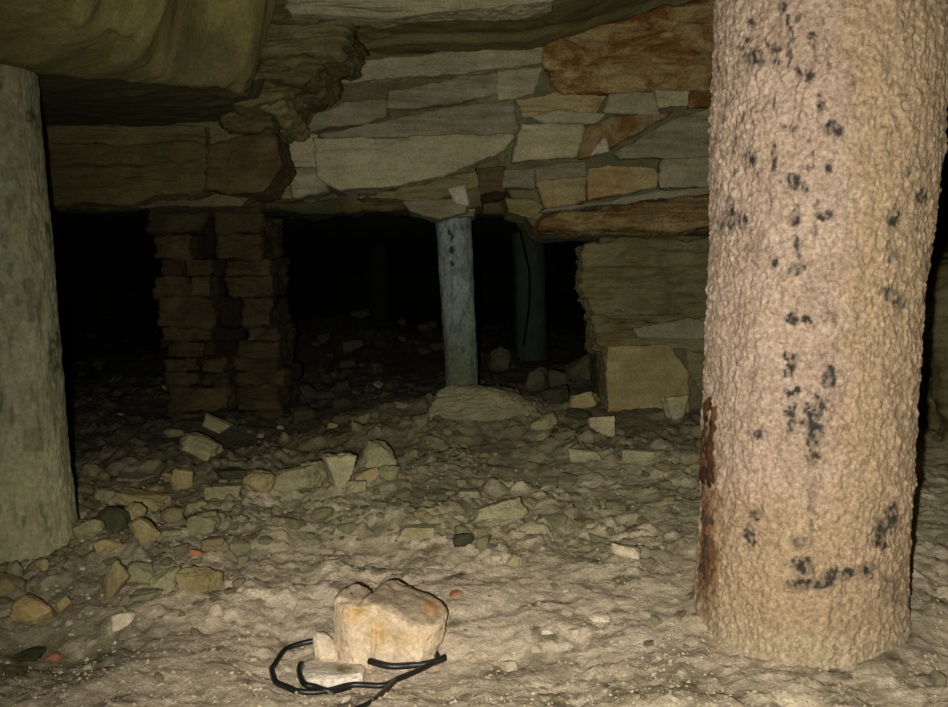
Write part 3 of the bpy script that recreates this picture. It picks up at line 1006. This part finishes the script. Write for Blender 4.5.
def stone(x0, y0, x1, y1, style, mk, label, tilt=0, seed=None, n=None, depth=.75, name='rubble_stone', cat='stone', lift=0, sink=.16, flat=.3):
    seed = seed if seed is not None else int(x0 * 7 + y1 * 3)
    wpx, hpx = x1 - x0, y1 - y0
    n = n or int(np.clip(wpx / 2.2, 12, 44))
    v, q = stone_shape(style, seed, n)
    g = ray_floor((x0 + x1) / 2, y1)
    Yd = g[1] / ct
    W = wpx * Yd / F
    ey = W * depth
    Yc = g[1] + ey / 2
    W *= Yc / g[1]
    a = math.atan2(CAM[2] - g[2], g[1])
    H = hpx * Yc / F
    Hw = max(H * flat, (H - ey * math.sin(a)) / math.cos(a))
    if style == 'slab':
        v = v * np.array([1, 1, .5])
    rr_ = np.random.RandomState(seed)
    yaw = rr_.uniform(-.5, .5)
    if not tilt and style in ('block', 'angular', 'wedge'):
        tilt = rr_.uniform(-16, 16)
    c, s = math.cos(yaw), math.sin(yaw)
    v = v @ np.array([[c, s, 0], [-s, c, 0], [0, 0, 1.]])
    if tilt:
        # keep the long side: scale first, then tilt about the view axis
        al = math.radians(tilt)
        Lx = W / (abs(math.cos(al)) + .35 * abs(math.sin(al)))
        v = v / (np.ptp(v, axis=0) / 2) * np.array([Lx, ey, max(Lx * .45, Hw * .5)]) / 2
        c, s = math.cos(al), math.sin(al)
        v = v @ np.array([[c, 0, s], [0, 1, 0], [-s, 0, c]])
    ext = np.ptp(v, axis=0)
    sc = np.array([W, ey, Hw / (1 - sink)]) / ext
    v = (v - (v.max(0) + v.min(0)) / 2) * sc
    v[:, 2] += Hw / (1 - sink) / 2 - sink * Hw
    me = mesh_from(name, v, q)
    u = ((x0 + x1) / 2 - CXP) / F
    xw = P((x0 + x1) / 2, y1, Yc)[0]
    zc = min(g[2], float(floor_z(np.array([xw]), np.array([Yc]))[0]) + .0)
    zc = .5 * g[2] + .5 * float(floor_z(np.array([xw]), np.array([Yc]))[0])
    o = link(name, me, M[mk], loc=(xw, Yc, zc + lift))
    PLACED.append((xw, Yc, max(W, ey) * .5))
    return tag(o, label, cat)


S = stone
# the heap left of centre, back row to front row
S(176, 432, 221, 462, 'angular', 'rub_olive', 'squat olive stone with a stick-like slab lying across its top, left of centre')
S(203, 419, 232, 440, 'slab', 'rub_olive', 'narrow slab leaning down to the right behind the squat olive stone', tilt=-32, lift=.03)
S(240, 472, 275, 498, 'round', 'rub_tan', 'lumpy tan stone just left of the wide pale grooved stone')
S(270, 462, 322, 496, 'block', 'rub_pale', 'wide pale stone with upright grooves, second from the left in the middle row', depth=.6)
S(300, 459, 328, 488, 'angular', 'rub_olive', 'dark olive stone tucked behind the right end of the wide grooved stone')
S(320, 455, 358, 491, 'tri', 'rub_pale', 'pale stone shaped like an upturned triangle, in the middle row', depth=.6)
S(355, 437, 399, 468, 'dome', 'rub_olive', 'rounded dome-shaped boulder standing highest behind the middle row', depth=.8)
S(352, 465, 381, 485, 'block', 'rub_tan', 'small tan blocky stone right of the upturned triangle stone', tilt=18)
S(378, 466, 400, 484, 'angular', 'rub_olive', 'olive stone in front of the dome-shaped boulder, at the right end of the middle row')
S(345, 480, 368, 496, 'angular', 'rub_pale', 'small pale chunk at the foot of the upturned triangle stone')
S(112, 487, 170, 513, 'block', 'rub_tan', 'long tan block leaning down to the right, beside the left post', tilt=-20, depth=.6, seed=42)
S(118, 477, 156, 487, 'slab', 'rub_pale', 'thin pale flake lying behind the long tan block')
S(96, 483, 122, 500, 'block', 'rub_olive', 'grey-olive block behind the left end of the long tan block')
S(171, 468, 195, 492, 'block', 'rub_tan', 'upright reddish-tan stone behind the long tan block')
S(207, 478, 244, 500, 'block', 'rub_olive', 'broad olive stone left of the lumpy tan stone')
S(214, 466, 248, 480, 'slab', 'rub_dark', 'dim flat stone behind the broad olive stone')
S(174, 494, 208, 516, 'wedge', 'rub_olive', 'wedge-shaped olive stone leaning up to the right of the long tan block', tilt=28)
S(94, 506, 130, 533, 'dome', 'rub_dark', 'dark rounded stone under the long tan block near the left post')
S(124, 503, 146, 526, 'angular', 'rub_tan', 'small tan stone wedged under the front of the long tan block')
S(188, 510, 221, 536, 'angular', 'rub_olive', 'pointed olive stone in front of the wedge-shaped olive stone')
S(74, 521, 104, 548, 'angular', 'rub_olive', 'pointed stone at the right foot of the left post')
S(130, 519, 162, 550, 'angular', 'rub_tan', 'peaked tan stone below the long tan block, in the left heap')
S(92, 540, 122, 560, 'angular', 'rub_tan', 'flattish tan stone between the left post and the tilted orange-tan stone')
S(150, 528, 184, 541, 'slab', 'rub_olive', 'flat olive slab beside the peaked tan stone')
S(101, 560, 132, 601, 'block', 'rub_tan', 'orange-tan stone tilted on edge, at the front of the left heap', tilt=38, depth=.5)
S(124, 562, 158, 592, 'angular', 'rub_olive', 'olive stone leaning against the tilted orange-tan stone')
S(150, 565, 180, 595, 'angular', 'rub_olive', 'grey-olive stone at the left end of the low flat tan slab')
S(176, 568, 224, 599, 'slab', 'rub_tan', 'low flat tan slab with a pale top edge, front of the left heap', depth=.5, flat=.6)
S(132, 590, 163, 610, 'angular', 'rub_olive', 'low pale olive stone half buried in front of the left heap')
S(12, 596, 54, 634, 'round', 'orange', 'oval orange stone lying alone near the left edge', depth=.7, flat=.7)
S(53, 596, 73, 616, 'slab', 'rub_tan', 'thin tan sliver propped right of the oval orange stone', tilt=48, depth=.4)
S(35, 556, 50, 571, 'round', 'rub_tan', 'small round tan pebble below the left post')
S(6, 564, 23, 584, 'round', 'rub_olive', 'grey round stone at the left edge below the post')
S(0, 618, 14, 634, 'angular', 'rub_olive', 'olive stone cut by the left edge beside the oval orange stone')
S(112, 612, 136, 635, 'angular', 'rub_pink', 'squarish pinkish stone below the left heap', tilt=15)
S(207, 606, 223, 624, 'round', 'rub_pink', 'upright whitish pebble standing alone left of the big cream stone', depth=.6)
S(46, 656, 64, 668, 'angular', 'brick', 'red brick fragment in the dark hollow at the lower left', name='brick_fragment', cat='brick')
S(190, 551, 204, 561, 'angular', 'brick', 'dark red brick crumb behind the low flat tan slab', name='brick_fragment', cat='brick')
S(14, 648, 46, 668, 'angular', 'rub_dark', 'dark lump at the left rim of the lower left hollow')
# middle and right
S(424, 393, 548, 424, 'dome', 'boulder', 'broad low boulder carrying the blue-grey post', depth=.6, sink=.3, flat=.8)
S(394, 526, 441, 545, 'slab', 'rub_pale', 'flat pale slab with a rounded end, behind the big cream stone', depth=.55)
S(455, 489, 482, 499, 'slab', 'rub_pale', 'thin pale leaf-shaped flake at the middle of the floor')
S(464, 499, 528, 533, 'angular', 'rub_pale', 'large half-buried pale stone in the middle of the floor', depth=.7, sink=.35)
S(452, 533, 474, 551, 'angular', 'rub_dark', 'dark stone in the shaded pit below the half-buried pale stone')
S(474, 534, 490, 551, 'angular', 'rub_olive', 'small olive stone at the right rim of the shaded pit')
S(588, 418, 615, 440, 'wedge', 'rub_pale', 'pale squarish stone in front of the corner of the rock wall')
S(620, 449, 670, 467, 'slab', 'rub_pale', 'long flat pale stone between the rock wall and the foreground post', depth=.5)
S(660, 396, 688, 422, 'tri', 'rub_pale', 'pale pointed stone leaning on the tan block of the rock wall', tilt=0, depth=.5)
S(569, 391, 601, 411, 'block', 'rub_tan', 'tan block at the bottom left corner of the rock wall')
S(530, 414, 558, 432, 'angular', 'rub_olive', 'grey stone to the right of the broad low boulder', tilt=25)
S(566, 408, 592, 422, 'angular', 'rub_dark', 'dark mossy stone below the tan corner block')
S(610, 541, 641, 560, 'angular', 'rub_pink', 'pale shield-shaped stone lying flat left of the foreground post', tilt=-12)
S(566, 446, 604, 464, 'slab', 'rub_pale', 'flat pale stone left of the long flat stone near the rock wall', depth=.6)
S(612, 597, 636, 609, 'round', 'rub_pink', 'flat whitish stone nearest the foreground post on its left')
S(588, 614, 611, 627, 'round', 'white', 'bright white stone in the right foreground, left of the foreground post')
S(541, 629, 553, 637, 'angular', 'white', 'white chip midway between the big cream stone and the foreground post')
S(490, 556, 503, 566, 'round', 'rub_pink', 'left one of two pale pebbles below the half-buried pale stone')
S(505, 554, 524, 567, 'dome', 'rub_pale', 'right one of two pale pebbles below the half-buried pale stone')
S(448, 590, 464, 599, 'angular', 'brick', 'pinkish red chip in a small hollow right of the big cream stone', name='brick_fragment', cat='brick')
S(524, 366, 548, 391, 'angular', 'rub_dark', 'dark upright stone behind the boulder, right of the blue-grey post')
S(546, 370, 568, 392, 'angular', 'rub_dark', 'dark stone under the foot of the dim bluish post')
S(564, 357, 598, 386, 'angular', 'rub_dark', 'dim greenish stone piled against the left corner of the rock wall', lift=.02)
S(540, 386, 570, 405, 'angular', 'rub_dark', 'dark stone at the right end of the broad low boulder')
S(488, 346, 512, 372, 'angular', 'rub_dark', 'dark stone between the blue-grey and dim bluish posts')

# ------------------------------------------------------------------ the big cream stone in the foreground
gb = ray_floor(380, 668)
D0 = gb[1]


def hull_stone(name, pts, mat, label, cat, cuts=4, amp=.004, bev=.006, seed=1):
    import bmesh
    bm = bmesh.new()
    for p_ in pts:
        bm.verts.new(p_)
    r = bmesh.ops.convex_hull(bm, input=bm.verts)
    bmesh.ops.delete(bm, geom=[x for x in r['geom_unused'] if isinstance(x, bmesh.types.BMVert)], context='VERTS')
    bmesh.ops.dissolve_limit(bm, angle_limit=math.radians(9), verts=bm.verts, edges=bm.edges)
    bmesh.ops.bevel(bm, geom=list(bm.edges), offset=bev, segments=2, affect='EDGES')
    bmesh.ops.triangulate(bm, faces=bm.faces)
    for k in range(40):
        lng = [e for e in bm.edges if e.calc_length() > .011]
        if not lng:
            break
        bmesh.ops.subdivide_edges(bm, edges=lng, cuts=1)
        bmesh.ops.triangulate(bm, faces=bm.faces)
        if k > 6:
            break
    bm.normal_update()
    co = np.array([v.co[:] for v in bm.verts])
    no = np.array([v.normal[:] for v in bm.verts])
    d = amp * (1.5 * fbm(co * 14 + seed, 3) + .6 * ridge(co * np.array([25, 25, 60.]) + seed, 2))
    co = co + no * d[:, None]
    for k, v in enumerate(bm.verts):
        v.co = co[k]
    me = bpy.data.meshes.new(name)
    o0 = np.array([co[:, 0].mean(), co[:, 1].mean(), co[:, 2].min()])
    for v in bm.verts:
        v.co -= Vector(o0)
    bm.to_mesh(me)
    bm.free()
    me.polygons.foreach_set('use_smooth', np.ones(len(me.polygons), bool))
    return o0, me, co


D1 = D0 + .02


def Q(x, y, dd):
    return P(x, y, D1 + dd)


left_hump = [Q(334, 606, .03), Q(337, 593, .07), Q(347, 586, .09), Q(356, 583, .11), Q(367, 588, .11), Q(377, 602, .06), Q(372, 612, .0), Q(350, 606, .0), Q(341, 606, .01),
             Q(333, 632, .03), Q(338, 664, .01), Q(352, 673, -.025), Q(372, 671, -.03), Q(378, 640, .0), Q(345, 645, .15), Q(378, 645, .15)]
right_hump = [Q(366, 598, .05), Q(389, 576.5, .15), Q(404, 582, .15), Q(422, 593, .13), Q(440, 602, .09), Q(448, 605, .07), Q(447, 616, .03), Q(436, 627, -.01), Q(420, 627, -.025), Q(400, 618, -.02), Q(384, 607, .0), Q(352, 609, .005), Q(346, 664, .005),
              Q(372, 640, .03), Q(372, 672, .0), Q(400, 674, -.02), Q(419, 673, -.03), Q(432, 665, .0), Q(436, 655, .06), Q(376, 648, .16), Q(425, 648, .15)]
Vs, Fs, k = [], [], 0
for pts in (left_hump, right_hump):
    o0, me, co = hull_stone('cream_boulder', pts, None, '', '', amp=.0055, bev=.005, seed=k + 1)
    f = np.zeros(len(me.loops), np.int32)
    me.loops.foreach_get('vertex_index', f)
    Vs.append(co)
    Fs.append(f.reshape(-1, 3) + k)
    k += len(co)
    bpy.data.meshes.remove(me)
co = np.concatenate(Vs)
o0 = np.array([co[:, 0].mean(), co[:, 1].mean(), co[:, 2].min()])
me = mesh_from('cream_boulder', co - o0, None, tris=np.concatenate(Fs))
px_, py_ = proj(co)
yel = np.clip(.9 * np.exp(-((px_ - 354) / 15) ** 2 - ((py_ - 612) / 9) ** 2) + .8 * np.exp(-((px_ - 380) / 9) ** 2 - ((py_ - 632) / 12) ** 2) + .5 * np.exp(-((px_ - 405) / 20) ** 2 - ((py_ - 640) / 8) ** 2), 0, 1)
yel = np.clip(yel * (1 + .9 * fbm(co * 30, 3)), 0, .9)
red = np.clip(np.exp(-((px_ - 432) / 8) ** 2 - ((py_ - 608) / 7) ** 2) * (1 + fbm(co * 40, 2)), 0, .85)
top = np.clip(sstep(1, -2, py_ - np.interp(px_, [337, 350, 366, 378, 392, 402, 412, 432, 448], [596, 600, 600, 607, 614, 619, 625, 626, 613])), 0, 1)
set_attr(me, 'grey_top', np.clip(top * .95, 0, 1))
set_attr(me, 'yellow', yel)
set_attr(me, 'redm', red)
M['cream'] = rock_mat('cream_limestone', (.68, .56, .43), (.82, .71, .58), (.74, .62, .49), 9, .5, rand=False,
                      attrs=(('grey_top', (.40, .34, .26)), ('yellow', (.60, .43, .19)), ('redm', (.48, .25, .11))))
CR = link('cream_boulder', me, M['cream'], loc=o0)
tag(CR, 'big cream stone with a grey sloping top, ringed by the black hose', 'stone')
PLACED.append((o0[0], o0[1], .2))
# low chunk at its left and the flat stone in front
pts = [Q(313, 632, .03), Q(325, 631, .06), Q(335, 640, .03), Q(338, 662, .0), Q(318, 662, -.0), Q(313, 655, .02), Q(320, 640, .12), Q(336, 650, .12)]
o1, me, _ = hull_stone('broken_chunk', pts, None, '', '', bev=.004, amp=.002, seed=5)
tag(link('broken_chunk', me, M['rub_pink'], loc=o1), 'small pinkish chunk leaning on the left side of the big cream stone', 'stone')
a = ray_floor(300, 684)[1]
pts = [P(303, 668, a + .10), P(318, 663, a + .14), P(350, 665, a + .13), P(366, 672, a + .06), P(362, 680, a + .01), P(340, 688, a - .01), P(308, 687, a - .01), P(300, 678, a + .03)]
pts = pts + [p_ - np.array([0, 0, .03]) for p_ in pts]
o2, me, co = hull_stone('flat_stone', pts, None, '', '', bev=.004, amp=.002, seed=8)
px_, py_ = proj(co)
set_attr(me, 'moss', np.clip(np.exp(-((px_ - 343) / 11) ** 2 - ((py_ - 676) / 5) ** 2) * (1.1 + 1.2 * fbm(co * 60, 2)), 0, 1))  # olive spot coloured on the face of the stone
M['whitestone'] = rock_mat('whitish_limestone', (.62, .54, .47), (.80, .72, .64), (.70, .62, .54), 16, .5, rand=False, attrs=(('moss', (.24, .21, .09)),))
tag(link('flat_stone', me, M['whitestone'], loc=o2 + np.array([0, 0, .016])), 'flat whitish stone with an olive hollow, inside the loop of the black hose', 'stone')

# ------------------------------------------------------------------ dry stone pillar on the left
PD = 4.75
foot = ray_floor(220, 418)
pil = empty('dry_stone_pillar', (P(217, 415, PD)[0], PD + .3, P(217, 415, PD)[2]), 'dim dry stone pillar with a black sooted recess, left of the dark opening', 'pillar')
rnd = random.Random(5)
ycur = 206.0
row = 0
pb = Vector(pil.location)
while ycur < 420:
    h = rnd.choice([11, 14, 17, 21, 26, 30])
    l = 150 + (ycur - 206) * .115
    r = 263 + (ycur - 206) * .105
    l, r = l + rnd.uniform(-5, 5), r + rnd.uniform(-5, 5)
    a, b = l + rnd.uniform(38, 62), r - rnd.uniform(28, 50)
    if ycur > 345:
        a, b = (l + r) / 2 + 4, (l + r) / 2 + 10
    blocks = [(l, a, 0, 'pillar'), (a + 1, b - 1, .17, 'pillar_soot'), (b, r, .02, 'pillar')]  # middle stones set back and near black
    if a - l > 40 and rnd.random() < .55:
        s_ = l + (a - l) * rnd.uniform(.4, .65)
        blocks = [(l, s_ - .7, 0, 'pillar'), (s_ + .7, a, .02, rnd.choice(['pillar', 'pillar', 'dark']))] + blocks[1:]
    for (c0, c1, dd, mk) in blocks:
        if c1 - c0 < 5:
            continue
        j = rnd.uniform(-1, 1)
        poly = [(c0 + j, ycur + rnd.uniform(0, 1.2)), (c1 + rnd.uniform(-1, 1), ycur + rnd.uniform(0, 1.2)), (c1 + rnd.uniform(-1, 1), ycur + h + 1.5), (c0 + j, ycur + h + 1.5)]
        o = prism('cap_stone' if row == 0 else ('sooted_stone' if mk == 'pillar_soot' else 'pillar_stone'), poly, PD + dd + rnd.uniform(0, .05), .5 - dd, M[mk], None, n=18, p=14, amp=2.0, jit=2.0)
        o.location = Vector(o.location) - pb
        o.parent = pil
    ycur += h
    row += 1

# ------------------------------------------------------------------ scattered rubble, each stone an object
PROTO = {}
for mk in ('rub_pale', 'rub_olive', 'rub_tan', 'rub_dark', 'rub_pink', 'white'):
    for k in range(5):
        v, q = stone_shape(['angular', 'block', 'angular', 'round', 'wedge'][k], 900 + k * 13 + len(mk), 9)
        v = v / np.ptp(v, axis=0).max()
        me = mesh_from('loose_stone', v, q)
        me.materials.append(M[mk])
        PROTO[(mk, k)] = me


def free(x, y, r):
    for a, b, c in PLACED:
        if (x - a) ** 2 + (y - b) ** 2 < (c + r) ** 2:
            return False
    return True


for c in ((BIG[0], DB, .31), (left.location[0], 2.8, .17), (mid.location[0], 4.6, .14), (farp.location[0], 6.6, .16)):
    PLACED.append(c)


def scatter(n, pxr, pyr, size, mats, label, group, rs, sq=.7, name='loose_stone', lo=.5):
    k = tries = 0
    while k < n and tries < n * 12:
        tries += 1
        px, py = rs.uniform(*pxr), rs.uniform(*pyr)
        g = ray_floor(px, py)
        s = size[0] + (size[1] - size[0]) * rs.uniform() ** 2.2
        if not free(g[0], g[1], s * .45):
            continue
        mk = mats[rs.randint(len(mats))]
        o = link(name, PROTO[(mk, rs.randint(5))], None)
        sz = s * rs.uniform(sq * .6, sq)
        o.scale = (s, s * rs.uniform(.6, 1), sz)
        o.rotation_euler = (rs.uniform(-.25, .25), rs.uniform(-.25, .25), rs.uniform(0, 6.28))
        o.location = (g[0], g[1], g[2] + sz * .2)
        tag(o, label, 'stone', group)
        PLACED.append((g[0], g[1], s * .45))
        k += 1


rs = np.random.RandomState(77)
scatter(80, (60, 700), (540, 705), (.012, .045), ['rub_pale', 'rub_pink', 'rub_pink', 'white', 'rub_pale'], 'small pale stone chip strewn over the dusty foreground floor',
        'pale chips in the foreground', rs, .6, 'stone_chip')
scatter(95, (0, 240), (470, 605), (.03, .11), ['rub_olive', 'rub_tan', 'rub_olive', 'rub_pale'], 'small stone filling the gaps of the left rubble heap', 'small stones of the left heap', rs)
scatter(110, (230, 705), (425, 545), (.02, .09), ['rub_pale', 'rub_olive', 'rub_olive', 'rub_tan'], 'small stone strewn on the floor in front of the dark opening', 'small stones in front of the opening', rs)
scatter(50, (80, 600), (385, 440), (.04, .15), ['rub_dark', 'rub_olive', 'rub_dark'], 'dim stone lying under the edge of the rock face', 'dim stones under the rock face', rs)
scatter(60, (80, 440), (300, 395), (.06, .2), ['rub_dark', 'rub_dark', 'rub_dark'], 'dark stone of the rubble slope inside the opening', 'dark stones inside the opening', rs)
scatter(12, (905, 948), (460, 700), (.015, .06), ['rub_pale', 'rub_olive'], 'small stone on the floor right of the foreground post', 'small stones right of the post', rs)

# gravel and grit nobody could count
NG = 7000
Vt = np.array([[1, 0, 0], [-1, 0, 0], [0, 1, 0], [0, -1, 0], [0, 0, 1], [0, 0, -1]], float)
Ft = np.array([[0, 2, 4], [2, 1, 4], [1, 3, 4], [3, 0, 4], [2, 0, 5], [1, 2, 5], [3, 1, 5], [0, 3, 5]])
gy = 1.75 + 1.9 * rs.uniform(size=NG) ** 1.4
gx = rs.uniform(-.56, .55, NG) * gy
gs = .002 + .0055 * rs.uniform(size=NG) ** 3
gz = floor_z(gx, gy)
ok = np.hypot(gx - BIG[0], gy - DB) > .29
gx, gy, gs, gz = gx[ok], gy[ok], gs[ok], gz[ok]
NG = len(gx)
jit = 1 + rs.uniform(-.4, .4, (NG, 6, 1))
ang = rs.uniform(0, 6.28, NG)
V = Vt[None] * jit * np.stack([gs * 1.2, gs, gs * .7], 1)[:, None, :]
c, s = np.cos(ang)[:, None], np.sin(ang)[:, None]
V = np.stack([V[:, :, 0] * c - V[:, :, 1] * s, V[:, :, 0] * s + V[:, :, 1] * c, V[:, :, 2]], 2)
V = V + np.stack([gx, gy, gz + gs * .15], 1)[:, None, :]
Ff = (Ft[None] + 6 * np.arange(NG)[:, None, None]).reshape(-1, 3)
me = mesh_from('gravel', V.reshape(-1, 3), None, smooth=False, tris=Ff)
gr = link('gravel', me, M['gravel'])
tag(gr, 'pale grit and gravel covering the dusty floor', 'gravel')
gr['kind'] = 'stuff'

# ------------------------------------------------------------------ light: the camera's flash, just beside and under the lens
ld = bpy.data.lights.new('flash', 'SPOT')
ld.energy = 325
ld.spot_size = math.radians(104)
ld.spot_blend = 1.0
ld.shadow_soft_size = .012
ld.color = (1.0, .945, .81)
lo = bpy.data.objects.new('flash', ld)
COL.objects.link(lo)
lo.location = (-.055, .0, .865)
tgt = Vector(P(630, 400, 3.0))
lo.rotation_euler = (tgt - lo.location).to_track_quat('-Z', 'Y').to_euler()

w = bpy.data.worlds.new('World')
SC.world = w
w.use_nodes = True
w.node_tree.nodes['Background'].inputs[0].default_value = (.0, .0, .0, 1)

cd = bpy.data.cameras.new('camera')
cd.sensor_width = 36
cd.sensor_fit = 'HORIZONTAL'
cd.lens = 36 * F / 948
cd.clip_start = .02
cam = bpy.data.objects.new('camera', cd)
COL.objects.link(cam)
cam.location = CAM
cam.rotation_euler = (math.pi / 2 - PITCH, 0, 0)
SC.camera = cam

vs = SC.view_settings
vs.view_transform = 'Standard'
vs.look = 'None'
vs.gamma = 1
vs.use_curve_mapping = False
vs.exposure = 0.0
